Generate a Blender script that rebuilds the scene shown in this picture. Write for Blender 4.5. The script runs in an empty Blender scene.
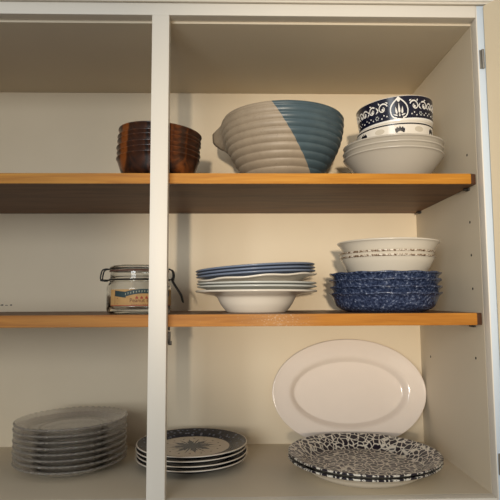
import bpy, bmesh, math, random
from mathutils import Vector, Matrix, noise
random.seed(7)
PI = math.pi
sc = bpy.context.scene
COL = sc.collection

# ------------------------------------------------------------------ camera
cd = bpy.data.cameras.new('camera')
cam = bpy.data.objects.new('camera', cd)
COL.objects.link(cam)
cd.sensor_width = 36.0
cd.lens = 535.47 / 500 * 36.0
cd.clip_start = 0.02
Rv = Vector((0.99966758, -0.02533474, -0.00478337))
Uv = Vector((0.00239234, -0.09357982, 0.99560891))
Fv = Vector((0.02567112, 0.99528939, 0.09348811))
cam.matrix_world = Matrix(((Rv.x, Uv.x, -Fv.x, 0), (Rv.y, Uv.y, -Fv.y, -0.7901),
                           (Rv.z, Uv.z, -Fv.z, 0), (0, 0, 0, 1)))
sc.camera = cam

# ------------------------------------------------------------------ world, lights, exposure
w = bpy.data.worlds.new('world')
sc.world = w
w.use_nodes = True
wt = w.node_tree
wtc = wt.nodes.new('ShaderNodeTexCoord')
wsx = wt.nodes.new('ShaderNodeSeparateXYZ')
wrp = wt.nodes.new('ShaderNodeValToRGB')
wmp = wt.nodes.new('ShaderNodeMapRange')
wmp.inputs['From Min'].default_value = -1
wt.links.new(wtc.outputs['Generated'], wsx.inputs[0])
wt.links.new(wsx.outputs[2], wmp.inputs['Value'])
wt.links.new(wmp.outputs[0], wrp.inputs[0])
wrp.color_ramp.elements[0].position = 0.35
wrp.color_ramp.elements[0].color = (0.11, 0.095, 0.08, 1)
wrp.color_ramp.elements[1].position = 0.62
wrp.color_ramp.elements[1].color = (0.36, 0.35, 0.33, 1)
wt.links.new(wrp.outputs[0], wt.nodes['Background'].inputs[0])
wt.nodes['Background'].inputs[1].default_value = 1.25


def area(name, loc, target, sx, sy, power, color):
    l = bpy.data.lights.new(name, 'AREA')
    l.shape = 'RECTANGLE'
    l.size, l.size_y, l.energy, l.color = sx, sy, power, color
    o = bpy.data.objects.new(name, l)
    o.location = loc
    o.rotation_euler = (Vector(target) - Vector(loc)).to_track_quat('-Z', 'Y').to_euler()
    COL.objects.link(o)


area('window_light', (-0.9, -2.6, 0.25), (0.0, 0.0, 0.0), 0.9, 1.1, 29, (0.92, 0.97, 1.0))
ld = bpy.data.lights.new('room_lamp', 'SPOT')
ld.energy, ld.color = 355, (1.0, 0.85, 0.66)
ld.shadow_soft_size = 0.065
ld.spot_size, ld.spot_blend = math.radians(16), 1.0
lo = bpy.data.objects.new('room_lamp', ld)
lo.location = (-0.19, -3.5, 0.06)
lo.rotation_euler = (Vector((0.23, 0.3, 0.16)) - lo.location).to_track_quat('-Z', 'Y').to_euler()
COL.objects.link(lo)
vs = sc.view_settings
vs.view_transform = 'Standard'
vs.look = 'None'
vs.gamma = 1.0
vs.use_curve_mapping = False
vs.exposure = 0.0
sc.cycles.max_bounces = 20
sc.cycles.transmission_bounces = 20
sc.cycles.transparent_max_bounces = 40


# ------------------------------------------------------------------ node helpers
class NT:
    def __init__(s, name):
        s.m = bpy.data.materials.new(name)
        s.m.use_nodes = True
        s.t = s.m.node_tree
        s.b = s.t.nodes['Principled BSDF']
        s.x = 0

    def n(s, typ, **kw):
        nd = s.t.nodes.new(typ)
        for k, v in kw.items():
            setattr(nd, k, v)
        return nd

    def link(s, a, b):
        s.t.links.new(a, b)

    def put(s, v, sock):
        if isinstance(v, (int, float)):
            sock.default_value = v
        elif isinstance(v, tuple):
            sock.default_value = v if len(v) == len(sock.default_value) else v + (1,)
        else:
            s.link(v, sock)

    def math(s, op, a, b=0.0, c=0.0):
        nd = s.n('ShaderNodeMath', operation=op)
        s.put(a, nd.inputs[0])
        s.put(b, nd.inputs[1])
        s.put(c, nd.inputs[2])
        return nd.outputs[0]

    def mix(s, f, a, b):
        nd = s.n('ShaderNodeMix', data_type='RGBA')
        s.put(f, nd.inputs[0])
        s.put(a, nd.inputs[6])
        s.put(b, nd.inputs[7])
        return nd.outputs[2]

    def obj(s, scale=None):
        o = s.n('ShaderNodeTexCoord').outputs['Object']
        if scale:
            mp = s.n('ShaderNodeMapping')
            mp.inputs['Scale'].default_value = scale
            s.link(o, mp.inputs[0])
            o = mp.outputs[0]
        return o

    def noise(s, vec, scale, detail=3, rough=0.5, dist=0.0):
        nd = s.n('ShaderNodeTexNoise')
        s.link(vec, nd.inputs['Vector'])
        nd.inputs['Scale'].default_value = scale
        nd.inputs['Detail'].default_value = detail
        nd.inputs['Roughness'].default_value = rough
        nd.inputs['Distortion'].default_value = dist
        return nd.outputs[0]

    def ramp(s, f, stops):
        nd = s.n('ShaderNodeValToRGB')
        while len(nd.color_ramp.elements) < len(stops):
            nd.color_ramp.elements.new(0.5)
        for e, (p, c) in zip(nd.color_ramp.elements, stops):
            e.position = p
            e.color = tuple(c) + (1,) if len(c) == 3 else c
        s.link(f, nd.inputs[0])
        return nd.outputs[0]

    def bump(s, h, strength=0.2, dist=0.001):
        nd = s.n('ShaderNodeBump')
        nd.inputs['Strength'].default_value = strength
        nd.inputs['Distance'].default_value = dist
        s.link(h, nd.inputs['Height'])
        s.link(nd.outputs[0], s.b.inputs['Normal'])

    def set(s, color=None, rough=None, metal=None, **kw):
        if color is not None:
            s.put(color, s.b.inputs['Base Color'])
        if rough is not None:
            s.put(rough, s.b.inputs['Roughness'])
        if metal is not None:
            s.put(metal, s.b.inputs['Metallic'])
        for k, v in kw.items():
            s.put(v, s.b.inputs[k.replace('_', ' ')])
        return s


def srgb(r, g, b):
    f = lambda c: (c / 255 / 12.92) if c / 255 <= 0.04045 else ((c / 255 + 0.055) / 1.055) ** 2.4
    return (f(r), f(g), f(b))


M = {}


def paint(name, col, rough=0.5, var=0.06):
    t = NT(name)
    v = t.obj()
    nz = t.noise(v, 9, 4)
    dark = tuple(c * (1 - var) for c in col)
    t.set(t.mix(nz, col, dark), rough)
    t.bump(t.noise(v, 160, 3), 0.12, 0.0006)
    M[name] = t.m


def plain(name, col, rough=0.3, metal=0.0, var=0.04, scale=40, **kw):
    t = NT(name)
    nz = t.noise(t.obj(), scale, 3)
    t.set(t.mix(nz, col, tuple(c * (1 - var) for c in col)), rough, metal, **kw)
    M[name] = t.m
    return t


paint('cabinet_paint', srgb(219, 206, 182), 0.55)
paint('frame_paint', srgb(228, 221, 208), 0.42)
paint('stile_cool_lit', srgb(204, 216, 227), 0.35, 0.03)  # frame white with cool window light on the right stile tinted into the colour
paint('trim_paint', srgb(240, 236, 228), 0.45)
paint('door_paint', srgb(222, 206, 176), 0.5)
paint('wall_paint', srgb(224, 216, 200), 0.7)

# back panel : cream paint with a small dark scuff near the left end
t = NT('back_paint')
v = t.obj()
base = t.mix(t.noise(v, 7, 4), srgb(224, 208, 180), srgb(212, 195, 166))
sx = t.n('ShaderNodeSeparateXYZ')
t.link(v, sx.inputs[0])
near = t.math('MULTIPLY', t.math('LESS_THAN', t.math('ABSOLUTE', t.math('SUBTRACT', sx.outputs[2], -0.0072)), 0.0012),
              t.math('LESS_THAN', t.math('ABSOLUTE', t.math('ADD', sx.outputs[0], 0.470)), 0.019))
sc_ = t.math('MULTIPLY', near, t.math('GREATER_THAN', t.noise(v, 260, 2), 0.47))
t.set(t.mix(sc_, base, (0.03, 0.025, 0.02)), 0.55)
t.bump(t.noise(v, 160, 3), 0.12, 0.0006)
M['back_paint'] = t.m


def wood(name, c1, c2, c3, wear=False, rough=0.38):
    t = NT(name)
    v = t.obj((1.2, 9, 22))
    g = t.noise(v, 5, 6, 0.62, 0.6)
    fine = t.noise(t.obj((3, 60, 90)), 8, 4, 0.6)
    c = t.ramp(g, [(0.25, c1), (0.52, c2), (0.78, c3)])
    c = t.mix(t.math('MULTIPLY', fine, 0.45), c, tuple(q * 0.55 for q in c1))
    if wear:
        sx = t.n('ShaderNodeSeparateXYZ')
        t.link(t.obj(), sx.inputs[0])
        zone = t.math('MULTIPLY', t.math('SUBTRACT', 1.0, t.math('MULTIPLY', t.math('ABSOLUTE', t.math('SUBTRACT', sx.outputs[0], 0.06)), 14.0)),
                      1.0)
        zone = t.math('MAXIMUM', zone, 0.0)
        spk = t.math('GREATER_THAN', t.math('ADD', t.noise(t.obj((1, 1, 2)), 300, 2), t.math('MULTIPLY', zone, 0.16)), 0.73)
        c = t.mix(t.math('MULTIPLY', spk, 0.42), c, (0.62, 0.52, 0.40))
        c = t.mix(t.math('MULTIPLY', zone, 0.22), c, (0.45, 0.34, 0.22))
    t.set(c, rough, Specular_IOR_Level=0.25)
    t.bump(fine, 0.15, 0.0005)
    M[name] = t.m


wood('honey_wood', srgb(164, 102, 28), srgb(200, 136, 46), srgb(222, 160, 66), rough=0.5)
wood('honey_wood_worn', srgb(152, 92, 28), srgb(188, 124, 46), srgb(208, 146, 62), True, 0.5)
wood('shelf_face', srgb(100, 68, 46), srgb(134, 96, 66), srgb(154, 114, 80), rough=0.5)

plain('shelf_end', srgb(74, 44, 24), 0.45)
plain('white_glaze', srgb(226, 218, 204), 0.18)
plain('grey_white_glaze', srgb(186, 178, 164), 0.24)
plain('cream_glaze', srgb(208, 200, 185), 0.2)
plain('platter_glaze', srgb(230, 216, 202), 0.13)
plain('pale_plate_glaze', srgb(198, 200, 194), 0.2)
plain('navy', srgb(17, 19, 40), 0.2)
plain('near_black', srgb(22, 22, 30), 0.25)
plain('motif_white', srgb(232, 228, 220), 0.22)
plain('leaf_shade', srgb(200, 190, 172), 0.25)
plain('dark_metal', srgb(52, 50, 48), 0.42, 0.85)
plain('grey_metal', srgb(150, 146, 138), 0.4, 0.8)
plain('gasket_rubber', srgb(96, 62, 50), 0.6)
plain('hole_dark', srgb(24, 19, 15), 0.9)
plain('black_plastic', srgb(22, 18, 16), 0.5)
plain('label_teal', srgb(30, 54, 58), 0.6)
plain('label_red', srgb(150, 52, 36), 0.6)
plain('label_ink', srgb(110, 66, 34), 0.6)
plain('label_pale', srgb(170, 172, 150), 0.6)
plain('plate_blue', srgb(118, 130, 152), 0.24, var=0.12, scale=60)
t = NT('kraft')
t.set(t.mix(t.noise(t.obj(), 120, 3), srgb(194, 154, 98), srgb(164, 126, 76)), 0.7)
M['kraft'] = t.m

# tortoiseshell brown
t = NT('tortoise')
v = t.obj((1, 1, 0.6))
nz = t.noise(v, 34, 3, 0.55, 1.2)
c = t.ramp(nz, [(0.34, srgb(24, 12, 8)), (0.5, srgb(62, 32, 16)), (0.66, srgb(128, 70, 30))])
t.set(c, 0.3)
M['tortoise'] = t.m

# two tone stoneware
t = NT('stoneware')
v = t.obj()
sx = t.n('ShaderNodeSeparateXYZ')
t.link(v, sx.inputs[0])
d = t.math('ADD', sx.outputs[0], t.math('MULTIPLY', sx.outputs[2], 0.65))
d = t.math('ADD', d, t.math('MULTIPLY', t.math('SUBTRACT', t.noise(v, 30, 2), 0.5), 0.004))
blue = t.math('GREATER_THAN', d, 0.0545)
nz = t.noise(v, 45, 4, 0.6)
spk = t.math('GREATER_THAN', t.noise(v, 420, 2), 0.70)
grey = t.mix(nz, srgb(170, 154, 132), srgb(138, 124, 106))
grey = t.mix(t.math('MULTIPLY', spk, 0.5), grey, srgb(90, 76, 60))
blu = t.mix(nz, srgb(82, 100, 106), srgb(58, 74, 83))
t.set(t.mix(blue, grey, blu), t.math('SUBTRACT', 0.5, t.math('MULTIPLY', blue, 0.15)))
t.bump(nz, 0.15, 0.001)
M['stoneware'] = t.m

# sponged blue
t = NT('sponge_blue')
v = t.obj()
nz = t.noise(v, 230, 3, 0.7)
c = t.ramp(nz, [(0.36, srgb(26, 34, 56)), (0.50, srgb(46, 57, 84)), (0.60, srgb(76, 88, 116)), (0.70, srgb(146, 154, 174))])
t.set(c, 0.2)
M['sponge_blue'] = t.m

# speckled brown rim
t = NT('brown_fleck')
nz = t.noise(t.obj(), 230, 2, 0.7)
t.set(t.ramp(nz, [(0.42, srgb(96, 70, 50)), (0.5, srgb(170, 150, 126)), (0.56, srgb(224, 216, 202))]), 0.25)
M['brown_fleck'] = t.m


# spotted plates
def spotted(name, rim):
    t = NT(name)
    v0 = t.obj()
    nd = t.n('ShaderNodeTexNoise')
    t.link(v0, nd.inputs['Vector'])
    nd.inputs['Scale'].default_value = 60
    mp = t.n('ShaderNodeVectorMath', operation='MULTIPLY_ADD')
    t.link(nd.outputs[1], mp.inputs[0])
    mp.inputs[1].default_value = (0.012, 0.012, 0)
    t.link(v0, mp.inputs[2])
    fl = t.n('ShaderNodeVectorMath', operation='MULTIPLY')
    t.link(mp.outputs[0], fl.inputs[0])
    fl.inputs[1].default_value = (1, 1, 0)
    vo = t.n('ShaderNodeTexVoronoi', feature='DISTANCE_TO_EDGE')
    t.link(fl.outputs[0], vo.inputs['Vector'])
    vo.inputs['Scale'].default_value = 104
    spot = t.ramp(vo.outputs[0], [(0.05, (0, 0, 0)), (0.11, (1, 1, 1))])
    tone = t.mix(t.noise(v0, 90, 3), srgb(24, 22, 36), srgb(46, 38, 46))
    c = t.mix(spot, srgb(224, 218, 204), tone)
    t.set(c, 0.3, Specular_IOR_Level=0.3)
    M[name] = t.m


spotted('leopard', True)

# compass star plate
t = NT('star_plate')
v = t.obj()
sx = t.n('ShaderNodeSeparateXYZ')
t.link(v, sx.inputs[0])
X, Y, Z = sx.outputs
r = t.math('SQRT', t.math('ADD', t.math('MULTIPLY', X, X), t.math('MULTIPLY', Y, Y)))
th = t.math('ARCTAN2', Y, X)


def star(n, rin, rout, phase):
    f = t.math('FRACT', t.math('ADD', t.math('MULTIPLY', th, n / (2 * PI)), phase))
    tri = t.math('ABSOLUTE', t.math('SUBTRACT', t.math('MULTIPLY', f, 2.0), 1.0))      # 0 mid .. 1 ray
    lim = t.math('ADD', rin, t.math('MULTIPLY', t.math('POWER', tri, 1.25 if n == 8 else 2.4), rout - rin))
    return t.math('LESS_THAN', r, lim)


s1 = star(8, 0.012, 0.040, 0.0)
s2 = star(16, 0.008, 0.047, 0.0)
ray = t.math('MULTIPLY', t.math('LESS_THAN', t.math('ABSOLUTE', t.math('SUBTRACT', t.math('FRACT', t.math('ADD', t.math('MULTIPLY', th, 16 / (2 * PI)), 0.0)), 0.5)), 0.10),
             t.math('LESS_THAN', r, 0.030))
dot = t.math('MULTIPLY', t.math('LESS_THAN', t.math('ABSOLUTE', t.math('SUBTRACT', t.math('FRACT', t.math('MULTIPLY', th, 16 / (2 * PI))), 0.5)), 0.09),
             t.math('LESS_THAN', t.math('ABSOLUTE', t.math('SUBTRACT', r, 0.049)), 0.0016))
st = t.math('MAXIMUM', t.math('MAXIMUM', s1, s2), t.math('MAXIMUM', dot, ray))
facet = t.math('GREATER_THAN', t.math('FRACT', t.math('MULTIPLY', th, 16 / (2 * PI))), 0.5)
starc = t.mix(facet, srgb(34, 40, 54), srgb(58, 64, 78))
c = t.mix(st, srgb(216, 200, 178), starc)
rimz = t.math('MULTIPLY', t.math('GREATER_THAN', r, 0.0655), t.math('LESS_THAN', r, 0.0950))
pat = t.n('ShaderNodeTexVoronoi', feature='F1')
t.link(v, pat.inputs['Vector'])
pat.inputs['Scale'].default_value = 120
pc = t.ramp(pat.outputs[0], [(0.22, srgb(112, 114, 124)), (0.36, srgb(24, 27, 42))])
edge = t.math('MAXIMUM', t.math('LESS_THAN', t.math('ABSOLUTE', t.math('SUBTRACT', r, 0.0675)), 0.0018),
              t.math('LESS_THAN', t.math('ABSOLUTE', t.math('SUBTRACT', r, 0.0935)), 0.0018))
pc = t.mix(edge, pc, srgb(30, 33, 50))
c = t.mix(rimz, c, pc)
t.set(c, 0.25, Specular_IOR_Level=0.22)
M['star_plate'] = t.m
plain('navy_underside', srgb(34, 36, 56), 0.22)

# clear glass
t = NT('clear_glass')
t.set((0.97, 0.97, 0.95), 0.03, 0.0, IOR=1.42, Transmission_Weight=1.0)
M['clear_glass'] = t.m
t = NT('pressed_glass')
t.set((0.985, 0.978, 0.968), 0.14, 0.0, IOR=1.12, Transmission_Weight=1.0, Coat_Weight=1.0, Coat_Roughness=0.12)
df = t.n('ShaderNodeBsdfDiffuse')
df.inputs[0].default_value = (0.60, 0.54, 0.47, 1)
mx = t.n('ShaderNodeMixShader')
mx.inputs[0].default_value = 0.22
t.link(t.b.outputs[0], mx.inputs[1])
t.link(df.outputs[0], mx.inputs[2])
t.link(mx.outputs[0], t.t.nodes['Material Output'].inputs[0])
M['pressed_glass'] = t.m



# ------------------------------------------------------------------ mesh helpers
def link(name, bm, mats, parent=None, smooth=True, loc=None, angle=None):
    me = bpy.data.meshes.new(name)
    bmesh.ops.recalc_face_normals(bm, faces=bm.faces[:])
    bm.to_mesh(me)
    bm.free()
    for m in (mats if isinstance(mats, (list, tuple)) else [mats]):
        me.materials.append(M[m])
    if smooth:
        for p in me.polygons:
            p.use_smooth = True
        if angle:
            me.set_sharp_from_angle(angle=math.radians(angle))
    o = bpy.data.objects.new(name, me)
    COL.objects.link(o)
    if parent:
        o.parent = parent
    if loc:
        o.location = loc
    return o


def tag(o, label, cat, group=None):
    o['label'] = label
    o['category'] = cat
    if group:
        o['group'] = group
    return o


def empty(name, loc, label, cat, group=None, rot=(0, 0, 0)):
    o = bpy.data.objects.new(name, None)
    COL.objects.link(o)
    o.location = loc
    o.rotation_euler = rot
    return tag(o, label, cat, group)


def add_box(bm, lo, hi, bevel=0.0, mat=0, rot=None):
    c = [(a + b) / 2 for a, b in zip(lo, hi)]
    s = [(b - a) for a, b in zip(lo, hi)]
    g = bmesh.ops.create_cube(bm, size=1.0)
    vs_ = g['verts']
    for v in vs_:
        v.co = Vector((v.co.x * s[0], v.co.y * s[1], v.co.z * s[2]))
    if bevel:
        es = list({e for v in vs_ for e in v.link_edges})
        r_ = bmesh.ops.bevel(bm, geom=es, offset=bevel, segments=2, affect='EDGES', profile=0.7)
        vs_ = list({v for f in r_['faces'] for v in f.verts} | {v for v in vs_ if v.is_valid})
    for v in vs_:
        if rot:
            v.co = rot @ v.co
        v.co += Vector(c)
    for f in {f for v in vs_ for f in v.link_faces}:
        f.material_index = mat


def box(name, lo, hi, mat, parent=None, bevel=0.001):
    bm = bmesh.new()
    add_box(bm, lo, hi, bevel)
    return link(name, bm, mat, parent, angle=40)


def catmull(pts, n=4):
    out = []
    P = [pts[0]] + list(pts) + [pts[-1]]
    for i in range(1, len(P) - 2):
        p0, p1, p2, p3 = P[i - 1], P[i], P[i + 1], P[i + 2]
        for k in range(n):
            u = k / n
            out.append(tuple(0.5 * ((2 * b) + (-a + c) * u + (2 * a - 5 * b + 4 * c - d) * u * u + (-a + 3 * b - 3 * c + d) * u ** 3)
                             for a, b, c, d in zip(p0, p1, p2, p3)))
    out.append(tuple(pts[-1]))
    return out


def offset_in(pts, th):
    """inner wall of an open profile (r, z), running centre bottom -> rim, shifted by th to the inside (up / towards the axis)"""
    res = []
    for i, (r_, z_) in enumerate(pts):
        a = pts[max(i - 1, 0)]
        b = pts[min(i + 1, len(pts) - 1)]
        d = Vector((b[0] - a[0], b[1] - a[1]))
        if d.length < 1e-9:
            d = Vector((1, 0))
        d.normalize()
        res.append((max(r_ - d.y * th, 0.0), z_ + d.x * th))
    return res


def lathe(prof, seg=96, warp=None, matfn=None):
    """prof: closed run of (r, z, tag) from the axis to the axis"""
    bm = bmesh.new()
    rings = []
    for q in prof:
        if q[0] < 1e-6:
            rings.append([bm.verts.new((0, 0, q[1]))])
        else:
            ring = []
            for k in range(seg):
                a = 2 * PI * k / seg
                r_, z_ = q[0], q[1]
                if warp:
                    r_, z_ = warp(r_, z_, a, q[2] if len(q) > 2 else 0)
                ring.append(bm.verts.new((r_ * math.cos(a), r_ * math.sin(a), z_)))
            rings.append(ring)
    for i in range(len(rings) - 1):
        A, B = rings[i], rings[i + 1]
        mi = matfn(prof[i], prof[i + 1]) if matfn else 0
        for k in range(seg):
            k2 = (k + 1) % seg
            if len(A) == 1 and len(B) == 1:
                continue
            if len(A) == 1:
                f = bm.faces.new((A[0], B[k], B[k2]))
            elif len(B) == 1:
                f = bm.faces.new((A[k], A[k2], B[0]))
            else:
                f = bm.faces.new((A[k], A[k2], B[k2], B[k]))
            f.material_index = mi
    return bm


def dish_profile(foot_r, foot_h, wall, th, n=4, foot_w=0.0025):
    """wall: (r, z) points from just outside the foot ring to the rim. Returns a closed profile; third value 0 under / 1 rim / 2 inside"""
    outer = catmull(wall, n)
    under = [(0.0, foot_h), (foot_r - foot_w * 2, foot_h), (foot_r - foot_w, 0.0), (foot_r, 0.0)]
    inner = offset_in(outer, th)
    inner = [p for p in inner if p[0] > 1e-4]
    # flatten the well
    zc = foot_h + th
    ins = [(a, max(b, zc)) for a, b in inner]
    rim_o, rim_i = outer[-1], ins[-1]
    d = Vector((outer[-1][0] - outer[-2][0], outer[-1][1] - outer[-2][1])).normalized()
    mid = ((rim_o[0] + rim_i[0]) / 2 + d.x * th * 0.5, (rim_o[1] + rim_i[1]) / 2 + d.y * th * 0.5)
    prof = [(a, b, 0) for a, b in under] + [(a, b, 0) for a, b in outer] + [(mid[0], mid[1], 1)] + \
           [(a, b, 2) for a, b in reversed(ins)] + [(foot_r * 0.5, zc, 2), (0.0, zc, 2)]
    return prof


def mat_sides(p, q):
    """slot 0 outside, slot 1 inside"""
    return 1 if (p[2] == 2 or q[2] == 2) and p[2] != 0 else 0


def tube_bm(bm, pts, rad, seg=8, mat=0, flat=None):
    pts = [Vector(p) for p in pts]
    up = Vector((0.13, 0.31, 0.94)).normalized()
    rings = []
    for i, p in enumerate(pts):
        d = (pts[min(i + 1, len(pts) - 1)] - pts[max(i - 1, 0)]).normalized()
        a = d.cross(up)
        if a.length < 1e-4:
            a = d.cross(Vector((1, 0, 0)))
        a.normalize()
        b = d.cross(a)
        rr = rad(i / (len(pts) - 1)) if callable(rad) else rad
        rings.append([bm.verts.new(p + (a * math.cos(2 * PI * k / seg) + b * math.sin(2 * PI * k / seg)) * rr) for k in range(seg)])
    for A, B in zip(rings, rings[1:]):
        for k in range(seg):
            f = bm.faces.new((A[k], A[(k + 1) % seg], B[(k + 1) % seg], B[k]))
            f.material_index = mat
    for R_ in (rings[0], rings[-1]):
        f = bm.faces.new(R_)
        f.material_index = mat


def cyl(bm, p, q, rad, seg=16, mat=0):
    tube_bm(bm, [p, q], rad, seg, mat)


def wrap_poly(bm, poly, rfun, lift, mat, z_of=lambda v: v, ang0=0.0, thick=0.00012):
    """a small filled outline (u along the wall in metres, v height) laid onto a round wall of radius rfun(z); fan with a raised edge"""
    def pt(u, v, l):
        z = z_of(v)
        R_ = rfun(z) + l
        a = ang0 + u / rfun(z)
        return (R_ * math.cos(a), R_ * math.sin(a), z)
    cu = sum(p[0] for p in poly) / len(poly)
    cv = sum(p[1] for p in poly) / len(poly)
    c = bm.verts.new(pt(cu, cv, lift))
    ring = [bm.verts.new(pt(u, v, lift)) for u, v in poly]
    low = [bm.verts.new(pt(u, v, lift - thick * 3)) for u, v in poly]
    n = len(poly)
    for k in range(n):
        k2 = (k + 1) % n
        bm.faces.new((c, ring[k], ring[k2])).material_index = mat
        bm.faces.new((ring[k], low[k], low[k2], ring[k2])).material_index = mat


def wrap_stroke(bm, pts, wid, rfun, lift, mat, z_of=lambda v: v, ang0=0.0, thick=0.00012):
    """a brush stroke along pts (u, v) of half width wid (number or function of 0..1)"""
    def pt(u, v, l):
        z = z_of(v)
        R_ = rfun(z) + l
        a = ang0 + u / rfun(z)
        return (R_ * math.cos(a), R_ * math.sin(a), z)
    rows = []
    n = len(pts)
    for i, p in enumerate(pts):
        a, b = pts[max(i - 1, 0)], pts[min(i + 1, n - 1)]
        d = Vector((b[0] - a[0], b[1] - a[1]))
        d = d.normalized() if d.length > 1e-9 else Vector((1, 0))
        nx, ny = -d.y, d.x
        h = wid(i / (n - 1)) if callable(wid) else wid
        L, R_ = (p[0] + nx * h, p[1] + ny * h), (p[0] - nx * h, p[1] - ny * h)
        rows.append([bm.verts.new(pt(*L, lift - thick * 3)), bm.verts.new(pt(*L, lift)), bm.verts.new(pt(*R_, lift)), bm.verts.new(pt(*R_, lift - thick * 3))])
    for A, B in zip(rows, rows[1:]):
        for k in range(3):
            bm.faces.new((A[k], A[k + 1], B[k + 1], B[k])).material_index = mat


def envelope(prof, top):
    """top (or bottom) height of a round dish against radius, from its profile"""
    N = 1600
    rm = max(p[0] for p in prof)
    tab = [None] * (N + 1)
    ok = [p for p in prof]
    for p, q in zip(ok, ok[1:]):
        lo_, hi_ = sorted((p, q), key=lambda e: e[0])
        i0, i1 = int(math.ceil(lo_[0] / rm * N - 1e-9)), int(math.floor(hi_[0] / rm * N + 1e-9))
        for i in range(i0, i1 + 1):
            f = (i / N * rm - lo_[0]) / max(hi_[0] - lo_[0], 1e-9)
            z = lo_[1] + (hi_[1] - lo_[1]) * min(max(f, 0), 1)
            if tab[i] is None or (z > tab[i] if top else z < tab[i]):
                tab[i] = z

    def fn(r):
        if r > rm:
            return None
        x = r / rm * N
        i = min(int(x), N - 1)
        a, b = tab[i], tab[i + 1]
        if a is None or b is None:
            return a if b is None else b
        return a + (b - a) * (x - i)
    return fn


def dense(prof):
    out = []
    for p, q in zip(prof, prof[1:]):
        n = max(1, int(math.hypot(p[0] - q[0], p[1] - q[1]) / 0.0007))
        out += [(p[0] + (q[0] - p[0]) * i / n, p[1] + (q[1] - p[1]) * i / n) for i in range(n)]
    return out + [(prof[-1][0], prof[-1][1])]


def rest(upper, uprof, lower, lprof, gap=0.0002):
    """lower the upper dish onto the lower one along z until they touch"""
    bpy.context.view_layer.update()
    upper.location.z = lower.location.z
    mu = Matrix.LocRotScale(upper.location, upper.rotation_euler, None)
    ml = Matrix.LocRotScale(lower.location, lower.rotation_euler, None)
    T_, U_ = envelope(lprof, True), envelope(uprof, False)
    dz = -1.0
    for (mat, pr_, fn, sgn) in ((ml.inverted() @ mu, dense(uprof), T_, 1), (mu.inverted() @ ml, dense(lprof), U_, -1)):
        for k in range(48):
            a = 2 * PI * k / 48
            ca, sa = math.cos(a), math.sin(a)
            for r_, z_ in pr_:
                p = mat @ Vector((r_ * ca, r_ * sa, z_))
                e = fn(math.hypot(p.x, p.y))
                if e is not None:
                    dz = max(dz, (e - p.z) * sgn)
    upper.location.z = lower.location.z + dz + gap
    return dz


def copy_tree(o, parent=None):
    c = o.copy()
    COL.objects.link(c)
    if parent:
        c.parent = parent
    for ch in [k for k in bpy.data.objects if k.parent == o]:
        copy_tree(ch, c)
    return c


# ------------------------------------------------------------------ dimensions of the cupboard
T = 0.019                      # thickness of the face frame
D = 0.305                      # back of the interior
XR, XL = 0.375, -0.606         # inner sides
SL, SR = -0.1285, -0.1021      # middle stile
ZR, ZC = 0.4381, 0.4345        # underside of the top rail, underside of the top panel
S1T, S1B = 0.1948, 0.1785
S2T, S2B = -0.0208, -0.0390
ZF = -0.2845
RT = 0.4575                    # top of the top rail

# ------------------------------------------------------------------ structure around the cupboard


def struct(o):
    o['kind'] = 'structure'
    return o


struct(box('wall_back', (-2.2, 0.330, -1.2), (2.2, 0.40, 1.3), 'wall_paint', bevel=0))
struct(box('wall_soffit', (-2.2, -0.004, RT + 0.0005), (2.2, 0.3295, 1.3), 'wall_paint', bevel=0))
bm = bmesh.new()
sec = [(-0.004, 0.0), (-0.007, 0.0005), (-0.0085, 0.004), (-0.012, 0.008), (-0.014, 0.020), (-0.019, 0.026), (-0.019, 0.040), (-0.004, 0.040)]
va = [bm.verts.new((-2.2, y, RT + 0.0035 + z)) for y, z in sec]
vb = [bm.verts.new((2.2, y, RT + 0.0035 + z)) for y, z in sec]
for k in range(len(sec)):
    k2 = (k + 1) % len(sec)
    bm.faces.new((va[k], vb[k], vb[k2], va[k2]))
bm.faces.new(va)
bm.faces.new(vb)
struct(link('trim_1', bm, 'trim_paint', angle=30))

# ------------------------------------------------------------------ cabinet
cab = empty('wall_cabinet', (0, 0, 0), 'cream painted built-in wall cabinet holding two wooden shelves of dishes', 'cabinet')
box('back_panel', (XL - 0.018, D, ZF - 0.018), (XR + 0.018, D + 0.012, ZC + 0.018), 'back_paint', cab, 0)


def side(x0, x1, face, holes):
    bm = bmesh.new()
    add_box(bm, (x0, T, ZF - 0.018), (x1, D, ZC + 0.018))
    o = link('side_panel', bm, 'cabinet_paint', cab, False)
    for (y, z) in holes:
        hb = bmesh.new()
        s = -1 if face == x0 else 1
        cyl(hb, (face + s * 0.0002, y, z), (face - s * 0.001, y, z), 0.0022, 12)
        link('pin_hole', hb, 'hole_dark', o, False)


side(XR, XR + 0.018, XR, [(0.052, 0.0165), (0.052, 0.070), (0.052, 0.123), (0.052, 0.233), (0.052, -0.092), (0.250, 0.095), (0.250, -0.110), (0.250, 0.04)])
side(XL - 0.018, XL, XL, [(y, z) for y in (0.052, 0.25) for z in (-0.1, 0.016, 0.07, 0.123, 0.233)])
box('top_panel', (XL, T, ZC), (XR, D, ZC + 0.018), 'cabinet_paint', cab, 0.0006)
box('bottom_panel', (XL, T, ZF - 0.018), (XR, D, ZF), 'cabinet_paint', cab, 0)
LX, RX = XL - 0.032, XR + 0.032
box('top_rail', (XL, 0, ZR), (XR, T, RT), 'frame_paint', cab, 0.0012)
box('bottom_rail', (XL, 0, ZF - 0.034), (XR, T, ZF), 'frame_paint', cab, 0.0012)
box('center_stile', (SL, -0.0002, ZF - 0.0002), (SR, T, ZR + 0.0002), 'frame_paint', cab, 0.0015)
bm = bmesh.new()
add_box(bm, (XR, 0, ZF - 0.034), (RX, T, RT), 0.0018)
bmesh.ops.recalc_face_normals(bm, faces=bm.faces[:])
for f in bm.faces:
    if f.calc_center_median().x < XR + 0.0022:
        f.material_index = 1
link('stile', bm, ['stile_cool_lit', 'frame_paint'], cab, angle=40)
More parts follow.
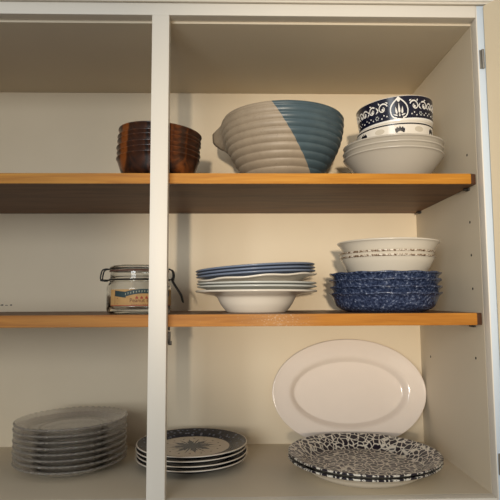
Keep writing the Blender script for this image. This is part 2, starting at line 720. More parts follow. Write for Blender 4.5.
box('stile', (LX, 0, ZF - 0.034), (XL, T, RT), 'frame_paint', cab, 0.0015)
# dark catch on the back of the middle stile
bm = bmesh.new()
add_box(bm, (SL - 0.0025, T, -0.064), (SR + 0.0035, T + 0.006, -0.046), 0.0008)
add_box(bm, (SR + 0.0005, T, -0.066), (SR + 0.0055, T + 0.004, -0.060), 0.0006)
cyl(bm, (SR + 0.001, T + 0.003, -0.0445), (SR + 0.001, T + 0.003, -0.0385), 0.0016)
link('catch', bm, 'dark_metal', cab, True, angle=40)

# open door on the right with two hinges
DA = math.radians(30)
dv = Vector((math.sin(DA), -math.cos(DA), 0))          # from hinge edge to free edge
dn = Vector((-math.cos(DA), -math.sin(DA), 0))         # inner face
hx, hy = 0.3850, -0.0030
DZ0, DZ1 = ZF - 0.018, RT - 0.0015
W_ = 0.475
rotd = Matrix((dv, -dn, (0, 0, 1))).transposed().to_3x3()
bm = bmesh.new()
cc = Vector((hx, hy, (DZ0 + DZ1) / 2)) + dv * (W_ / 2) - dn * 0.0095
g = bmesh.ops.create_cube(bm, size=1.0)
for v in g['verts']:
    v.co = cc + rotd @ Vector((v.co.x * W_, v.co.y * 0.019, v.co.z * (DZ1 - DZ0)))
bmesh.ops.bevel(bm, geom=bm.edges[:], offset=0.0015, segments=2, affect='EDGES')
door = link('door', bm, 'door_paint', cab, angle=40)
door['label'] = 'cabinet door swung open at the right edge'
for z in (0.370, -0.2375):
    bm = bmesh.new()
    cyl(bm, (0.3822, -0.0026, z - 0.015), (0.3822, -0.0026, z + 0.015), 0.0021, 16)
    add_box(bm, (0.3778, -0.0012, z - 0.015), (0.3830, -0.0001, z + 0.015), 0.0004)
    link('hinge', bm, 'grey_metal', door, angle=40)


# ------------------------------------------------------------------ shelves and their pins
def shelf(name, z0, z1, edge, label):
    bm = bmesh.new()
    x0, x1, y0, y1 = XL + 0.001, XR - 0.0008, T + 0.0008, D - 0.0006
    ch = 0.0095
    pts = [(x0, y0 + 0.001), (x0 + ch, y0), (x1 - ch, y0), (x1, y0 + 0.0030), (x1, y1), (x0, y1)]
    lo = [bm.verts.new((x, y, z0)) for x, y in pts]
    hi = [bm.verts.new((x, y, z1)) for x, y in pts]
    bm.faces.new(lo)
    bm.faces.new(hi)
    for k in range(len(pts)):
        bm.faces.new((lo[k], lo[(k + 1) % len(pts)], hi[(k + 1) % len(pts)], hi[k]))
    bmesh.ops.bevel(bm, geom=bm.edges[:], offset=0.0007, segments=2, affect='EDGES')
    bmesh.ops.recalc_face_normals(bm, faces=bm.faces[:])
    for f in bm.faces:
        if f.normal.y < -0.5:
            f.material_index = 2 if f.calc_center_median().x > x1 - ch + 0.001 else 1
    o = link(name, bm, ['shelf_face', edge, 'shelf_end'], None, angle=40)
    return tag(o, label, 'shelf')


shelf('wooden_shelf', S1B, S1T, 'honey_wood', 'upper honey-coloured wooden shelf carrying the ribbed mixing bowl')
shelf('wooden_shelf', S2B, S2T, 'honey_wood_worn', 'lower wooden shelf with a scuffed front edge carrying the glass jar')


def pin(y, z, right, label, group=None):
    bm = bmesh.new()
    x, s = (XR, -1) if right else (XL, 1)
    cyl(bm, (x + s * 0.0001, y, z - 0.0024), (x + s * 0.008, y, z - 0.0022), 0.0020, 12)
    a, b = sorted((x + s * 0.0001, x + s * 0.003))
    add_box(bm, (a, y - 0.005, z - 0.0048), (b, y + 0.005, z - 0.0003), 0.0006)
    o = link('shelf_pin', bm, 'black_plastic', None, True, angle=40)
    tag(o, label, 'shelf pin', group)


pin(0.052, S1B, True, 'dark shelf pin under the upper shelf, nearest its front right corner', 'dark shelf pins')
pin(0.278, S1B, True, 'dark shelf pin under the upper shelf, at its back right corner', 'dark shelf pins')
pin(0.052, S2B, True, 'dark shelf pin under the lower shelf, at its front right corner', 'dark shelf pins')

# ------------------------------------------------------------------ brown bowls, upper shelf left
ORD = ['topmost', 'second from top', 'third from top', 'fourth from top', 'fifth from top', 'sixth from top', 'seventh from top', 'eighth from top', 'bottom']


def order(i, n):
    """i counted from the bottom of a stack of n"""
    if i == 0:
        return 'bottom'
    return ORD[n - 1 - i]


bx, by = -0.1295, 0.090
wall = [(0.046, 0.0), (0.048, 0.0010), (0.0550, 0.004), (0.0595, 0.0105), (0.0630, 0.021), (0.0662, 0.031), (0.0690, 0.0365)]
prof = dish_profile(0.046, 0.0040, wall, 0.0015, 4)
prev = None
for i in range(6):
    if prev is None:
        o = link('brown_bowl', lathe(prof, 128), 'tortoise')
    else:
        o = prev.copy()
        COL.objects.link(o)
    o.location = (bx + (0, 0.0006, -0.0004, 0.0006, 0.0004, 0.0010)[i], by, S1T + 0.0002)
    o.rotation_euler = (0, math.radians([0, 0.5, 1.0, 1.6, 2.2, 3.4][i]), 0)
    if prev:
        rest(o, prof, prev, prof, 0.0006)
    prev = o
    tag(o, 'glossy dark brown tortoiseshell bowl, %s of the brown stack' % order(i, 6), 'bowl', 'brown bowls stacked on the upper shelf')

# ------------------------------------------------------------------ ribbed mixing bowl
H = 0.1240
def mixr(u):
    return 0.0480 + 0.0590 * (1 - (1 - min(max(u, 0.0), 1.0)) ** 2.2)


pts = []
n = 132
for k in range(n + 1):
    u = k / n
    z = 0.004 + u * (H - 0.004)
    r_ = mixr(u)
    rib = 0.0023 * abs(math.sin(PI * 10.5 * u)) ** 0.7 if u < 0.985 else 0.0006
    pts.append((r_ + rib, z))
under = [(0.0, 0.003), (0.041, 0.003), (0.044, 0.0), (0.0475, 0.0)]
inner = [(mixr(u) - 0.0055, 0.010 + u * (H - 0.010)) for u in [k / 24 for k in range(25)]]
prof = [(a, b, 0) for a, b in under] + [(a, b, 0) for a, b in pts] + [(pts[-1][0] - 0.001, H + 0.0018, 1), (inner[-1][0] + 0.0012, H + 0.0018, 1)] + \
       [(a, b, 2) for a, b in reversed(inner)] + [(0.02, 0.008, 2), (0.0, 0.008, 2)]
SPA = math.radians(163)


def spout(r_, z_, a, k):
    d = (a - SPA + PI) % (2 * PI) - PI
    zz = max(0.0, min(1.0, (z_ - 0.066) / 0.046))
    zz = zz * zz * (3 - 2 * zz)
    g_ = math.exp(-(abs(d) / 0.125) ** 1.15)
    if r_ > 0.05:
        if k == 0:                                     # the lip is smooth, the ribs fade out into it
            b = mixr((z_ - 0.004) / (H - 0.004))
            r_ = b + (r_ - b) * (1 - min(1.0, 1.6 * g_) * zz)
        return r_ + 0.0275 * g_ * zz, z_ - 0.011 * g_ * zz
    return r_, z_


mix = empty('mixing_bowl', (0.0845, 0.150, S1T + 0.0002), 'large ribbed stoneware batter bowl, beige with a diagonal blue glazed side and pouring spout', 'bowl')
def is_spout(f):
    c = f.calc_center_median()
    a = math.atan2(c.y, c.x)
    d = (a - SPA + PI) % (2 * PI) - PI
    return abs(d) < 0.30 and c.z > 0.066 and math.hypot(c.x, c.y) > 0.05


for nm, keep in (('bowl_body', False), ('pouring_spout', True)):
    bm = lathe(prof, 192, spout)
    bmesh.ops.delete(bm, geom=[f for f in bm.faces if is_spout(f) != keep], context='FACES')
    link(nm, bm, 'stoneware', mix)

# ------------------------------------------------------------------ white bowls and patterned bowls, upper shelf right
cx, cy = 0.2740, 0.120
wall = [(0.042, 0.0), (0.045, 0.003), (0.055, 0.0115), (0.066, 0.024), (0.0765, 0.0380), (0.0822, 0.0455), (0.0845, 0.0470)]
prof = dish_profile(0.042, 0.0062, wall, 0.0034, 5)
z0 = S1T + 0.0002
prev = None
for i in range(3):
    if prev is None:
        o = link('cereal_bowl', lathe(prof, 128), 'grey_white_glaze')
    else:
        o = prev.copy()
        COL.objects.link(o)
    o.location = (cx + (0, -0.0004, 0.0003)[i], cy, z0)
    o.rotation_euler = (0, math.radians(-(0.0, 0.6, 1.2)[i]), 0.6 * i)
    if prev:
        rest(o, prof, prev, prof)
    prev = o
    tag(o, 'plain off-white bowl, %s, under the patterned bowls' % ('lowest of three', 'middle of three', 'uppermost of three')[i], 'bowl', 'plain white bowls on the upper shelf')
cereal, cerealp = prev, prof


def smooth_r(wallpts):
    W = catmull(wallpts, 8)

    def f(z):
        for (r0, a0), (r1, a1) in zip(W, W[1:]):
            if a0 <= z <= a1 and a1 > a0:
                return r0 + (r1 - r0) * (z - a0) / (a1 - a0)
        return W[-1][0] if z > W[-1][1] else W[0][0]
    return f


# lower patterned bowl : white, dark rim line, black motifs and soft leaves
wallp = [(0.051, 0.0), (0.0525, 0.006), (0.0545, 0.0125), (0.0605, 0.0155), (0.0622, 0.0200), (0.0632, 0.036), (0.0644, 0.0565)]
profp = dish_profile(0.051, 0.0025, wallp, 0.003, 5)
rf = smooth_r(wallp)
FRONT = -PI / 2 - 0.18
bm = lathe(profp, 128)
L_ = 0.00022


def ringband(bm, z0_, z1_, rf_, mat, lift=0.0002, seg=128):
    rows = []
    for z in (z0_ - 0.0002, z0_, (z0_ + z1_) / 2, z1_, z1_ + 0.0002):
        l = lift if z0_ <= z <= z1_ else -0.0004
        rows.append([bm.verts.new(((rf_(z) + l) * math.cos(2 * PI * k / seg), (rf_(z) + l) * math.sin(2 * PI * k / seg), z)) for k in range(seg)])
    for A, B in zip(rows, rows[1:]):
        for k in range(seg):
            bm.faces.new((A[k], A[(k + 1) % seg], B[(k + 1) % seg], B[k])).material_index = mat


ringband(bm, 0.0530, 0.0552, rf, 1)
for k in range(12):
    a0 = FRONT + 0.03 + k * 2 * PI / 12
    if k % 2 == 0:
        # dark tufted motif on a short base
        wrap_poly(bm, [(-0.0070, 0.0385), (0.0070, 0.0385), (0.0076, 0.0412), (0.0086, 0.0462), (0.0062, 0.0446), (0.0049, 0.0484), (0.0019, 0.0457), (0.0000, 0.0497), (-0.0019, 0.0457), (-0.0049, 0.0484), (-0.0062, 0.0446), (-0.0086, 0.0462), (-0.0076, 0.0412)], rf, L_, 1, z_of=lambda v: v + 0.0012, ang0=a0)
        wrap_stroke(bm, [(0.0095 * math.cos(q), 0.0395 + 0.0115 * math.sin(q)) for q in [PI * j / 14 for j in range(15)]], 0.0005, rf, L_, 3, z_of=lambda v: v + 0.0012, ang0=a0)
    else:
        wrap_poly(bm, [(0.0085 * math.cos(q), 0.044 + 0.0045 * math.sin(q)) for q in [2 * PI * j / 20 for j in range(20)]], rf, L_ * 0.8, 2, z_of=lambda v: v + 0.0012, ang0=a0)
o = link('patterned_bowl', bm, ['white_glaze', 'near_black', 'leaf_shade', 'motif_white'], None, True, (0.2800, 0.120, z0), 40)
o.rotation_euler = (0, math.radians(-2.6), 0)
rest(o, profp, cereal, cerealp, 0.0009)
lowp = o
tag(o, 'white bowl with a dark rim line and small black motifs, just beneath the navy bowl', 'bowl')

# upper patterned bowl : navy outside with white scrolls and a pointed heart
walln = [(0.051, 0.0), (0.0525, 0.006), (0.0545, 0.0130), (0.0605, 0.0165), (0.0625, 0.0210), (0.0634, 0.0330), (0.0642, 0.0452), (0.0652, 0.0588)]
profn = dish_profile(0.051, 0.0025, walln, 0.003, 8)
rf = smooth_r(walln)


def navyband(p, q):
    if p[2] == 0 and q[2] == 0 and p[1] >= 0.0215 - 1e-4 and p[1] < 0.0585 and q[1] > p[1]:
        return 1
    return 0


bm = lathe(profn, 160, None, navyband)
ringband(bm, 0.0195, 0.0222, rf, 2, 0.0003)


def spiral(u0, v0, r0, turns, start, sgn):
    P_ = []
    for j in range(26):
        q = j / 25
        a = start + sgn * q * turns * 2 * PI
        rr = r0 * (1 - 0.78 * q)
        P_.append((u0 + rr * math.cos(a), v0 + rr * math.sin(a)))
    return P_


def tear(u0, v0, length, wid, ang):
    P_ = []
    for j in range(14):
        q = 2 * PI * j / 14
        x = length * 0.5 * math.cos(q)
        y = wid * math.sin(q) * (0.5 - 0.45 * math.cos(q))
        P_.append((u0 + x * math.cos(ang) - y * math.sin(ang), v0 + x * math.sin(ang) + y * math.cos(ang)))
    return P_


NP = 3
ZV = lambda v: 0.0216 + (v - 0.0335) * 1.47
Q_ = 1.36


def wp(poly, lift, mat, a):
    wrap_poly(bm, [(u * Q_, v) for u, v in poly], rf, lift, mat, z_of=ZV, ang0=a)


def ws(pts, wid, lift, mat, a):
    wrap_stroke(bm, [(u * Q_, v) for u, v in pts], wid, rf, lift, mat, z_of=ZV, ang0=a)


for k in range(NP):
    a0 = FRONT + k * 2 * PI / NP
    # pointed heart outline
    Q = [(0.0, 0.0583), (0.0022, 0.0560), (0.0058, 0.0530), (0.0090, 0.0490), (0.0103, 0.0445), (0.0096, 0.0395), (0.0072, 0.0360), (0.0035, 0.0345)]
    heart = catmull(Q, 5)
    for s in (1, -1):
        ws([(s * u, v) for u, v in heart], lambda q: 0.0009 - 0.0003 * abs(q - 0.5), L_, 2, a0)
    wp([(0, 0.0586), (0.0022, 0.0557), (0.0012, 0.0535), (0, 0.0528), (-0.0012, 0.0535), (-0.0022, 0.0557)], L_, 2, a0)
    for (u, v, ln, wd, an) in [(0, 0.0462, 0.0115, 0.0020, PI / 2), (0.0037, 0.0438, 0.0085, 0.0018, PI / 2 - 0.12), (-0.0037, 0.0438, 0.0085, 0.0018, PI / 2 + 0.12),
                               (0.0050, 0.0385, 0.0055, 0.0013, 0.35), (-0.0050, 0.0385, 0.0055, 0.0013, PI - 0.35), (0.0, 0.0385, 0.004, 0.0013, PI / 2)]:
        wp(tear(u, v, ln, wd, an), L_, 2, a0)
    wid_ = 2 * PI * 0.067 / NP
    for s in (1, -1):
        for (c0, r0, st_, sg) in [(0.0195, 0.0062, PI * 0.9, -1), (0.0335, 0.0052, PI * 0.75, -1), (0.0455, 0.0046, PI * 0.8, -1)]:
            pp = spiral(c0, 0.0480, r0, 1.15, st_, sg)
            ws([(s * u, v) for u, v in pp], lambda q: 0.00085 - 0.0004 * q, L_, 2, a0)
            wp([(s * (c0 + 0.0014 * math.cos(q)), 0.0470 + 0.0014 * math.sin(q)) for q in [2 * PI * j / 8 for j in range(8)]], L_, 2, a0)
        for (u, v, ln, an) in [(0.0268, 0.0495, 0.0055, 0.9), (0.0272, 0.0455, 0.005, -0.7), (0.0400, 0.0495, 0.005, 0.9), (0.0402, 0.0455, 0.0045, -0.7),
                               (0.0145, 0.0540, 0.0035, 0.5), (0.0240, 0.0545, 0.003, 1.0), (0.036, 0.0545, 0.003, 0.4)]:
            wp(tear(s * u, v, ln, 0.0013, an if s > 0 else PI - an), L_, 2, a0)
        for u, v in [(0.0150, 0.0385), (0.0185, 0.0402), (0.0215, 0.0372), (0.0330, 0.0375), (0.0365, 0.0400), (0.0400, 0.0378), (0.0435, 0.0400), (0.0480, 0.0380)]:
            rr = 0.0008
            wp([(s * (u + rr * math.cos(q)), v + rr * math.sin(q)) for q in [2 * PI * j / 8 for j in range(8)]], L_, 2, a0)
        # little five petalled flower
        for j in range(6):
            q = 2 * PI * j / 6
            fu, fv = 0.0275 + 0.0019 * math.cos(q), 0.0390 + 0.0019 * math.sin(q)
            wp([(s * (fu + 0.0007 * math.cos(w_)), fv + 0.0007 * math.sin(w_)) for w_ in [2 * PI * i / 6 for i in range(6)]], L_, 3, a0)
o = link('patterned_bowl', bm, ['white_glaze', 'navy', 'motif_white', 'pale_plate_glaze'], None, True, (0.2822, 0.120, z0), 40)
o.rotation_euler = (0, math.radians(-4.2), 0)
rest(o, profn, lowp, profp, 0.0017)
tag(o, 'tilted navy bowl with white scrolls and a pointed heart, topmost of its stack', 'bowl')

# ------------------------------------------------------------------ glass clip-top jar, lower shelf
jx, jy, jz = -0.1598, 0.100, S2T + 0.0002
jar = empty('glass_jar', (jx, jy, jz), 'clip-top glass jar with a kraft label and wire clasp behind the middle stile', 'jar')
outer = [(0.0, 0.0012), (0.040, 0.0012), (0.046, 0.0), (0.0505, 0.002), (0.0522, 0.006), (0.0525, 0.012), (0.0525, 0.040), (0.0520, 0.044), (0.0495, 0.048), (0.0478, 0.0505),
         (0.0478, 0.054), (0.0485, 0.0548), (0.0485, 0.0565), (0.0475, 0.0575), (0.0470, 0.066), (0.0470, 0.0675)]
inn = [(0.0435, 0.0675), (0.0435, 0.052), (0.0478, 0.043), (0.0488, 0.038), (0.0488, 0.014), (0.046, 0.009), (0.036, 0.0075), (0.0, 0.007)]
link('jar_body', lathe([(a, b, 0) for a, b in outer + inn], 96), 'clear_glass', jar, angle=50)
lid = [(0.0, 0.0700), (0.0435, 0.0700), (0.0470, 0.0695), (0.0478, 0.0705), (0.0480, 0.0745), (0.0462, 0.0768), (0.0420, 0.0778), (0.0405, 0.0772), (0.0385, 0.0755), (0.0, 0.0755)]
link('lid', lathe([(a, b, 0) for a, b in lid], 96), 'clear_glass', jar, angle=50)
gk = [(0.0415, 0.0677), (0.0482, 0.0677), (0.0486, 0.0687), (0.0482, 0.0698), (0.0415, 0.0698)]
bm = bmesh.new()
rings = [[bm.verts.new((r_ * math.cos(2 * PI * k / 96), r_ * math.sin(2 * PI * k / 96), z)) for k in range(96)] for r_, z in gk]
for i in range(len(rings)):
    A, B = rings[i], rings[(i + 1) % len(rings)]
    for k in range(96):
        bm.faces.new((A[k], A[(k + 1) % 96], B[(k + 1) % 96], B[k]))
link('gasket', bm, 'gasket_rubber', jar)
bm = bmesh.new()
ring = [(0.0493 * math.cos(q), 0.0493 * math.sin(q), 0.0545) for q in [2 * PI * k / 72 for k in range(73)]]
tube_bm(bm, ring, 0.0013, 8)
ring = [(0.0488 * math.cos(q), 0.0488 * math.sin(q), 0.0722) for q in [2 * PI * k / 72 for k in range(73)]]
tube_bm(bm, ring, 0.0010, 8)
link('wire_ring', bm, 'dark_metal', jar)
bm = bmesh.new()
for yy in (-0.007, 0.007):
    tube_bm(bm, catmull([(-0.0485, yy, 0.0722), (-0.054, yy, 0.0728), (-0.0595, yy, 0.0705), (-0.0618, yy, 0.0640), (-0.0625, yy, 0.0570), (-0.0600, yy, 0.0535), (-0.0555, yy, 0.0540)], 5), 0.0012, 8)
cyl(bm, (-0.0555, -0.008, 0.0540), (-0.0555, 0.008, 0.0540), 0.0019, 10)
cyl(bm, (-0.0610, -0.008, 0.0545), (-0.0610, 0.008, 0.0545), 0.0019, 10)
cyl(bm, (-0.0493, -0.006, 0.0545), (-0.0610, -0.006, 0.0545), 0.0012, 8)
cyl(bm, (-0.0493, 0.006, 0.0545), (-0.0610, 0.006, 0.0545), 0.0012, 8)
link('bail_wire', bm, 'dark_metal', jar)
bm = bmesh.new()
for yy in (-0.008, 0.008):
    tube_bm(bm, catmull([(0.0488, yy, 0.0722), (0.0545, yy, 0.0690), (0.0560, yy, 0.0600), (0.0540, yy, 0.0545), (0.0575, yy, 0.0470), (0.0640, yy, 0.0370), (0.0690, yy * 0.9, 0.0285), (0.0710, yy * 0.6, 0.0210)], 5), 0.0014, 8)
tube_bm(bm, catmull([(0.0710, -0.0048, 0.0210), (0.0722, 0, 0.0180), (0.0710, 0.0048, 0.0210)], 6), 0.0014, 8)
cyl(bm, (0.0545, -0.009, 0.0550), (0.0545, 0.009, 0.0550), 0.0022, 10)
cyl(bm, (0.0493, -0.006, 0.0548), (0.0545, -0.006, 0.0548), 0.0012, 8)
link('clasp_lever', bm, 'dark_metal', jar)
# label wrapped on the front : kraft sheet, teal banner, lettering
LR = lambda z: 0.05262
LA = -PI / 2 + 0.33
bm = bmesh.new()
rows = []
for k in range(33):
    u = -0.060 + 0.120 * k / 32
    a = LA + u / 0.0526
    rows.append([bm.verts.new((R_ * math.cos(a), R_ * math.sin(a), z)) for R_, z in ((0.0526, 0.0125), (0.05285, 0.0125), (0.05285, 0.0385), (0.0526, 0.0385))])
for A, B in zip(rows, rows[1:]):
    for k in range(4):
        bm.faces.new((A[k], A[(k + 1) % 4], B[(k + 1) % 4], B[k]))
LR = lambda z: 0.05285
LL = 0.0001
arcv = lambda u: 0.0378 - 5.0 * u * u
ban = [(u, arcv(u)) for u in [-0.036 + 0.072 * k / 24 for k in range(25)]]
wrap_stroke(bm, [(u, v - 0.0022) for u, v in ban], 0.0036, LR, LL, 1, ang0=LA)
for s in (1, -1):
    wrap_stroke(bm, [(s * (0.029 + 0.0026 * q), 0.0300 + 0.0003 * q) for q in range(9)], lambda q: 0.0046 - 0.0002 * q, LR, LL * 0.6, 1, ang0=LA)
rnd = random.Random(3)
for k in range(15):
    u = -0.030 + 0.060 * k / 14
    v = arcv(u) - 0.0022
    h = 0.0013 if k % 3 else 0.0017
    wrap_stroke(bm, [(u, v - h), (u + 0.0002, v + h)], 0.0004, LR, LL * 1.8, 2, ang0=LA)
    if k % 2:
        wrap_stroke(bm, [(u - 0.0006, v + h * 0.8), (u + 0.0008, v + h * 0.8)], 0.0003, LR, LL * 1.9, 2, ang0=LA)
for u in (-0.012, -0.0045, 0.003):
    wrap_poly(bm, [(u - 0.0024, 0.0238), (u + 0.0024, 0.0238), (u + 0.0018, 0.0262), (u, 0.0282), (u - 0.0018, 0.0262)], LR, LL, 3, ang0=LA)


def lettering(bm, text, size, u0, v0, mat, bold=0.0):
    cu = bpy.data.curves.new('lettering', 'FONT')
    cu.body = text
    cu.size = size
    cu.align_x = 'CENTER'
    cu.offset = bold
    ob = bpy.data.objects.new('lettering', cu)
    COL.objects.link(ob)
    dg = bpy.context.evaluated_depsgraph_get()
    me = bpy.data.meshes.new_from_object(ob.evaluated_get(dg))
    off = len(bm.verts)
    vv = []
    for v in me.vertices:
        u, z = u0 + v.co.x, v0 + v.co.y
        a = LA + u / 0.05285
        vv.append(bm.verts.new(((0.05285 + 0.00012) * math.cos(a), (0.05285 + 0.00012) * math.sin(a), z)))
    for p in me.polygons:
        try:
            bm.faces.new([vv[i] for i in p.vertices]).material_index = mat
        except ValueError:
            pass
    bpy.data.objects.remove(ob)
    bpy.data.curves.remove(cu)
    bpy.data.meshes.remove(me)


lettering(bm, 'Peanut Butter', 0.0086, 0.001, 0.0185, 4, 0.00012)
for k in range(12):
    u = -0.0200 + k * 0.0034
    wrap_stroke(bm, [(u, 0.0152), (u + rnd.uniform(0.0012, 0.0024), 0.0152 + rnd.uniform(-0.0002, 0.0002))], 0.0006, LR, LL, 4, ang0=LA)
for v in (0.0245, 0.0160):
    wrap_poly(bm, [(-0.0445 + 0.0008 * math.cos(q), v + 0.0008 * math.sin(q)) for q in [2 * PI * j / 8 for j in range(8)]], LR, LL, 4, ang0=LA)
wrap_stroke(bm, [(-0.0597 + 0.1194 * k / 30, 0.0134) for k in range(31)], 0.0006, LR, LL, 3, ang0=LA)
wrap_stroke(bm, [(-0.0495, 0.0150), (-0.0495, 0.0375)], 0.0003, LR, LL, 4, ang0=LA)
link('paper_label', bm, ['kraft', 'label_teal', 'label_pale', 'label_red', 'label_ink'], jar, False)

# ------------------------------------------------------------------ plates in the middle of the lower shelf
px_, py_ = 0.0350, 0.150
wall = [(0.050, 0.0), (0.053, 0.002), (0.062, 0.013), (0.0675, 0.0235), (0.071, 0.0275), (0.078, 0.0298), (0.096, 0.0330), (0.1050, 0.0345)]
prs = dish_profile(0.050, 0.003, wall, 0.0034, 4)
soup = link('soup_plate', lathe(prs, 128), 'white_glaze')
soup.location = (px_, py_, S2T + 0.0002)
tag(soup, 'deep white soup plate with a wide rim, lowest under the blue plates', 'plate')
SZ = S2T + 0.0002
wallf = [(0.060, 0.0), (0.063, 0.0015), (0.072, 0.0035), (0.080, 0.0075), (0.092, 0.0115), (0.1035, 0.0138)]
proff = dish_profile(0.060, 0.002, wallf, 0.0030, 4)


def scal(r_, z_, a, k):
    q = max(0.0, (r_ - 0.08) / 0.025)
    return r_ + 0.0010 * q * math.cos(9 * a), z_ + 0.0009 * q * math.cos(9 * a + 0.6)


pale = link('dinner_plate', lathe(proff, 128), 'pale_plate_glaze')
wavy = link('dinner_plate', lathe(proff, 128, scal), 'white_glaze')
blue = link('dinner_plate', lathe(proff, 128), 'plate_blue')
pale2 = pale.copy()
COL.objects.link(pale2)
bl2, bl3 = blue.copy(), blue.copy()
COL.objects.link(bl2)
COL.objects.link(bl3)
lowo, lowq = soup, prs
for o, mg, ry, dx, lab, g in [
    (pale, 0, 0.0, 0.001, 'pale grey-white plate resting on the deep soup plate', None),
    (pale2, 0, -0.2, 0.0005, 'pale grey-white plate below the tilted white plate', None),
    (wavy, 0.0010, -3.4, 0.0022, 'tilted white plate with a wavy rim, directly under the blue plates', None),
    (blue, 0.0009, -3.0, 0.0, 'dusty blue plate, lowest of the three blue ones', 'blue plates on the lower shelf'),
    (bl2, 0, -3.2, -0.0005, 'dusty blue plate, middle of the three blue ones', 'blue plates on the lower shelf'),
    (bl3, 0, -3.4, -0.001, 'dusty blue plate, topmost of its stack beside the glass jar', 'blue plates on the lower shelf')]:
    o.location = (px_ + dx, py_, SZ)
    o.rotation_euler = (0, math.radians(ry), 0)
    rest(o, proff, lowo, lowq, 0.0002 + mg)
    lowo, lowq = o, proff
    tag(o, lab, 'plate', g)

# ------------------------------------------------------------------ blue sponged dishes and white bowls, lower shelf right
qx, qy = 0.2555, 0.130
wall = [(0.060, 0.0), (0.064, 0.001), (0.074, 0.004), (0.0815, 0.0095), (0.0855, 0.0165), (0.0885, 0.0245), (0.0912, 0.0282), (0.0938, 0.0298)]
profd = dish_profile(0.060, 0.0063, wall, 0.0032, 4)


def crimp(r_, z_, a, k):
    q = max(0.0, (r_ - 0.087) / 0.009)
    s = math.sin(11 * a) * 0.6 + math.sin(17 * a + 1.3) * 0.4
    return r_ + 0.0009 * q * s, z_ + 0.0010 * q * math.sin(13 * a + 0.4)


prev = None
for i in range(4):
    if prev is None:
        o = link('pie_dish', lathe(profd, 176, crimp), 'sponge_blue')
    else:
        o = prev.copy()
        COL.objects.link(o)
    o.location = (qx + (0, 0.0006, -0.0004, 0.0004)[i], qy, S2T + 0.0002)
    o.rotation_euler = (0, 0, i * 0.83)
    if prev:
        rest(o, profd, prev, profd)
    prev = o
    tag(o, 'blue sponged dish with a crimped edge, %s' % ('bottom of its stack', 'second from bottom of its stack', 'third from bottom of its stack', 'uppermost, holding the white bowls')[i], 'dish', 'blue sponged dishes on the lower shelf')
dish = prev


def rimfleck(p, q):
    return 1 if (p[2] == 1 or q[2] == 1 or (p[2] == 0 and q[2] == 0 and p[0] > 0.0790)) else 0


wall = [(0.046, 0.0), (0.049, 0.002), (0.0560, 0.009), (0.0645, 0.022), (0.0745, 0.0385), (0.0785, 0.0465), (0.0810, 0.0485)]
profb = dish_profile(0.046, 0.0044, wall, 0.0023, 5)
fb = link('fleck_rim_bowl', lathe(profb, 128, None, rimfleck), ['cream_glaze', 'brown_fleck'])
fb.location = (qx + 0.0055, qy, 0)
rest(fb, profb, dish, profd)
tag(fb, 'white bowl with a brown flecked rim, set straight into the blue dishes', 'bowl', 'flecked rim bowls on the lower shelf')
fb2 = fb.copy()
COL.objects.link(fb2)
fb2.location = (qx + 0.0050, qy, 0)
fb2.rotation_euler = (0, math.radians(-0.3), 0)
rest(fb2, profb, fb, profb)
tag(fb2, 'white bowl with a brown flecked rim, just under the wide plain bowl', 'bowl', 'flecked rim bowls on the lower shelf')
wall = [(0.060, 0.0), (0.0625, 0.002), (0.0690, 0.0095), (0.0760, 0.0200), (0.0810, 0.0285), (0.0838, 0.0325), (0.0862, 0.0342)]
profw = dish_profile(0.060, 0.003, wall, 0.0030, 5)
ob = link('wide_bowl', lathe(profw, 128), 'cream_glaze')
ob.location = (qx + 0.0075, qy, 0)
rest(ob, profw, fb2, profb)
tag(ob, 'wide plain white bowl, topmost above the blue sponged dishes', 'bowl')

# ------------------------------------------------------------------ oval platter leaning on the back panel
bm = bmesh.new()
A_, B_ = 0.1522, 0.1035
ringsdef = []          # (scale a, scale b, z)
front = [(0.0, 0.004), (0.45, 0.004), (0.610, 0.0042), (0.645, 0.0055), (0.690, 0.0110), (0.730, 0.0138), (0.79, 0.0146), (0.91, 0.0155), (0.965, 0.0164), (0.985, 0.0168), (1.0, 0.0160)]
back = [(1.0, 0.0146), (0.985, 0.0136), (0.90, 0.0122), (0.71, 0.0105), (0.665, 0.0075), (0.635, 0.0020), (0.615, 0.0), (0.57, 0.0), (0.56, 0.0012), (0.0, 0.0012)]
front, back = catmull(front, 3), catmull(back, 3)
run = [(s, z) for s, z in front] + [(s, z) for s, z in back]
seg = 144
rings = []
for s, z in run:
    if s < 1e-6:
        rings.append([bm.verts.new((0, 0, z))])
    else:
        ins = (1 - s) * (A_ * 0.0)
        # the rim keeps a near constant width all round
        a_ = max(A_ - (1 - s) * A_ * 0.80, 0) if s > 0.6 else (A_ - 0.4 * A_ * 0.80) * s / 0.6
        b_ = max(B_ - (1 - s) * A_ * 0.80, 0) if s > 0.6 else (B_ - 0.4 * A_ * 0.80) * s / 0.6
        rings.append([bm.verts.new((a_ * math.cos(2 * PI * k / seg), b_ * math.sin(2 * PI * k / seg), z)) for k in range(seg)])
for A, B in zip(rings, rings[1:]):
    for k in range(seg):
        k2 = (k + 1) % seg
        if len(A) == 1:
            bm.faces.new((A[0], B[k], B[k2]))
        elif len(B) == 1:
            bm.faces.new((A[k], A[k2], B[0]))
        else:
            bm.faces.new((A[k], A[k2], B[k2], B[k]))
pl = link('oval_platter', bm, 'platter_glaze')
LEAN = math.radians(82)
# local y up the platter, local z towards the viewer
pl.rotation_euler = (LEAN, math.radians(0.0), 0)
pl.location = (0.2220, 0.2950, ZF + 0.1010)
tag(pl, 'large cream oval platter leaning upright against the cabinet back', 'platter')

# ------------------------------------------------------------------ spotted plates
sx_, sy_ = 0.2122, 0.1300
wall = [(0.085, 0.0), (0.088, 0.0015), (0.096, 0.0060), (0.104, 0.0125), (0.116, 0.0185), (0.1257, 0.0225)]
prof = dish_profile(0.085, 0.0024, wall, 0.0030, 4)


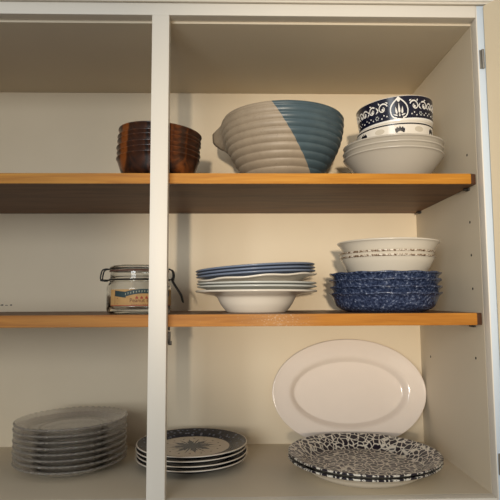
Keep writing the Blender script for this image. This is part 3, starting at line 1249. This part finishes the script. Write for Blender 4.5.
def spotmat(p, q):
    if p[2] >= 1 or q[2] >= 1:
        return 1
    return 2 if p[0] > 0.1195 else 0


sp = link('spotted_plate', lathe(prof, 144, None, spotmat), ['white_glaze', 'leopard', 'navy'])
sp.location = (sx_, sy_, ZF + 0.0002)
tag(sp, 'white plate with dark navy spots, lying under its twin', 'plate', 'spotted plates on the cabinet floor')
sp2 = sp.copy()
COL.objects.link(sp2)
sp2.location = (sx_ + 0.0005, sy_ + 0.0005, 0)
sp2.rotation_euler = (0, math.radians(0.5), 0)
rest(sp2, prof, sp, prof)
tag(sp2, 'white plate densely covered with dark navy spots, on top before the platter', 'plate', 'spotted plates on the cabinet floor')

# ------------------------------------------------------------------ compass star plates
wall = [(0.060, 0.0), (0.063, 0.0012), (0.067, 0.0034), (0.073, 0.0072), (0.086, 0.0112), (0.0965, 0.0140)]
prof = dish_profile(0.060, 0.0052, wall, 0.0020, 4)


def starmat(p, q):
    if p[2] == 2 or q[2] == 2 and p[2] == 1:
        return 1
    if p[2] == 1 or q[2] == 1:
        return 2
    return 0


prev = None
for i in range(4):
    if prev is None:
        o = link('star_plate', lathe(prof, 128, None, starmat), ['navy_underside', 'star_plate', 'motif_white'])
    else:
        o = prev.copy()
        COL.objects.link(o)
    o.location = (-0.0790 + (0, 0.001, -0.0008, 0.0005)[i], 0.184 + (0, -0.001, 0.0008, 0)[i], ZF + 0.0002)
    o.rotation_euler = (0, 0, (0.3, 1.1, 2.0, 0.2)[i])
    if prev:
        rest(o, prof, prev, prof)
    prev = o
    tag(o, ('dark blue patterned plate, bottom of four behind the middle stile', 'dark blue patterned plate, second from bottom of four',
            'dark blue patterned plate, lying directly under the star plate', 'plate with a dark compass star and patterned blue rim, topmost of four')[i],
        'plate', 'compass star plates on the cabinet floor')

# ------------------------------------------------------------------ clear glass plates
wall = [(0.055, 0.0), (0.059, 0.0012), (0.066, 0.0045), (0.075, 0.0092), (0.084, 0.0130), (0.0925, 0.0155)]
prof = dish_profile(0.055, 0.0046, wall, 0.0034, 5, 0.010)


def ribs(r_, z_, a, k):
    q = max(0.0, min(1.0, (r_ - 0.064) / 0.012))
    return r_ + 0.0009 * q * math.cos(48 * a), z_ + (0.0007 * q * math.cos(48 * a) if k == 2 else 0)


prev = None
for i in range(8):
    if prev is None:
        o = link('glass_plate', lathe(prof, 240, ribs), 'pressed_glass')
    else:
        o = prev.copy()
        COL.objects.link(o)
    o.location = (-0.2858 + (0.0, 0.0008, -0.0006, 0.0004, 0.0, 0.0009, -0.0003, 0.0006)[i], 0.170, ZF + 0.0002)
    o.rotation_euler = (0, math.radians(-0.15 * i), 0)
    if prev:
        rest(o, prof, prev, prof, 0.0012)
    prev = o
    tag(o, 'clear ribbed glass plate, %s of the glass stack' % order(i, 8), 'plate', 'clear glass plates on the cabinet floor')
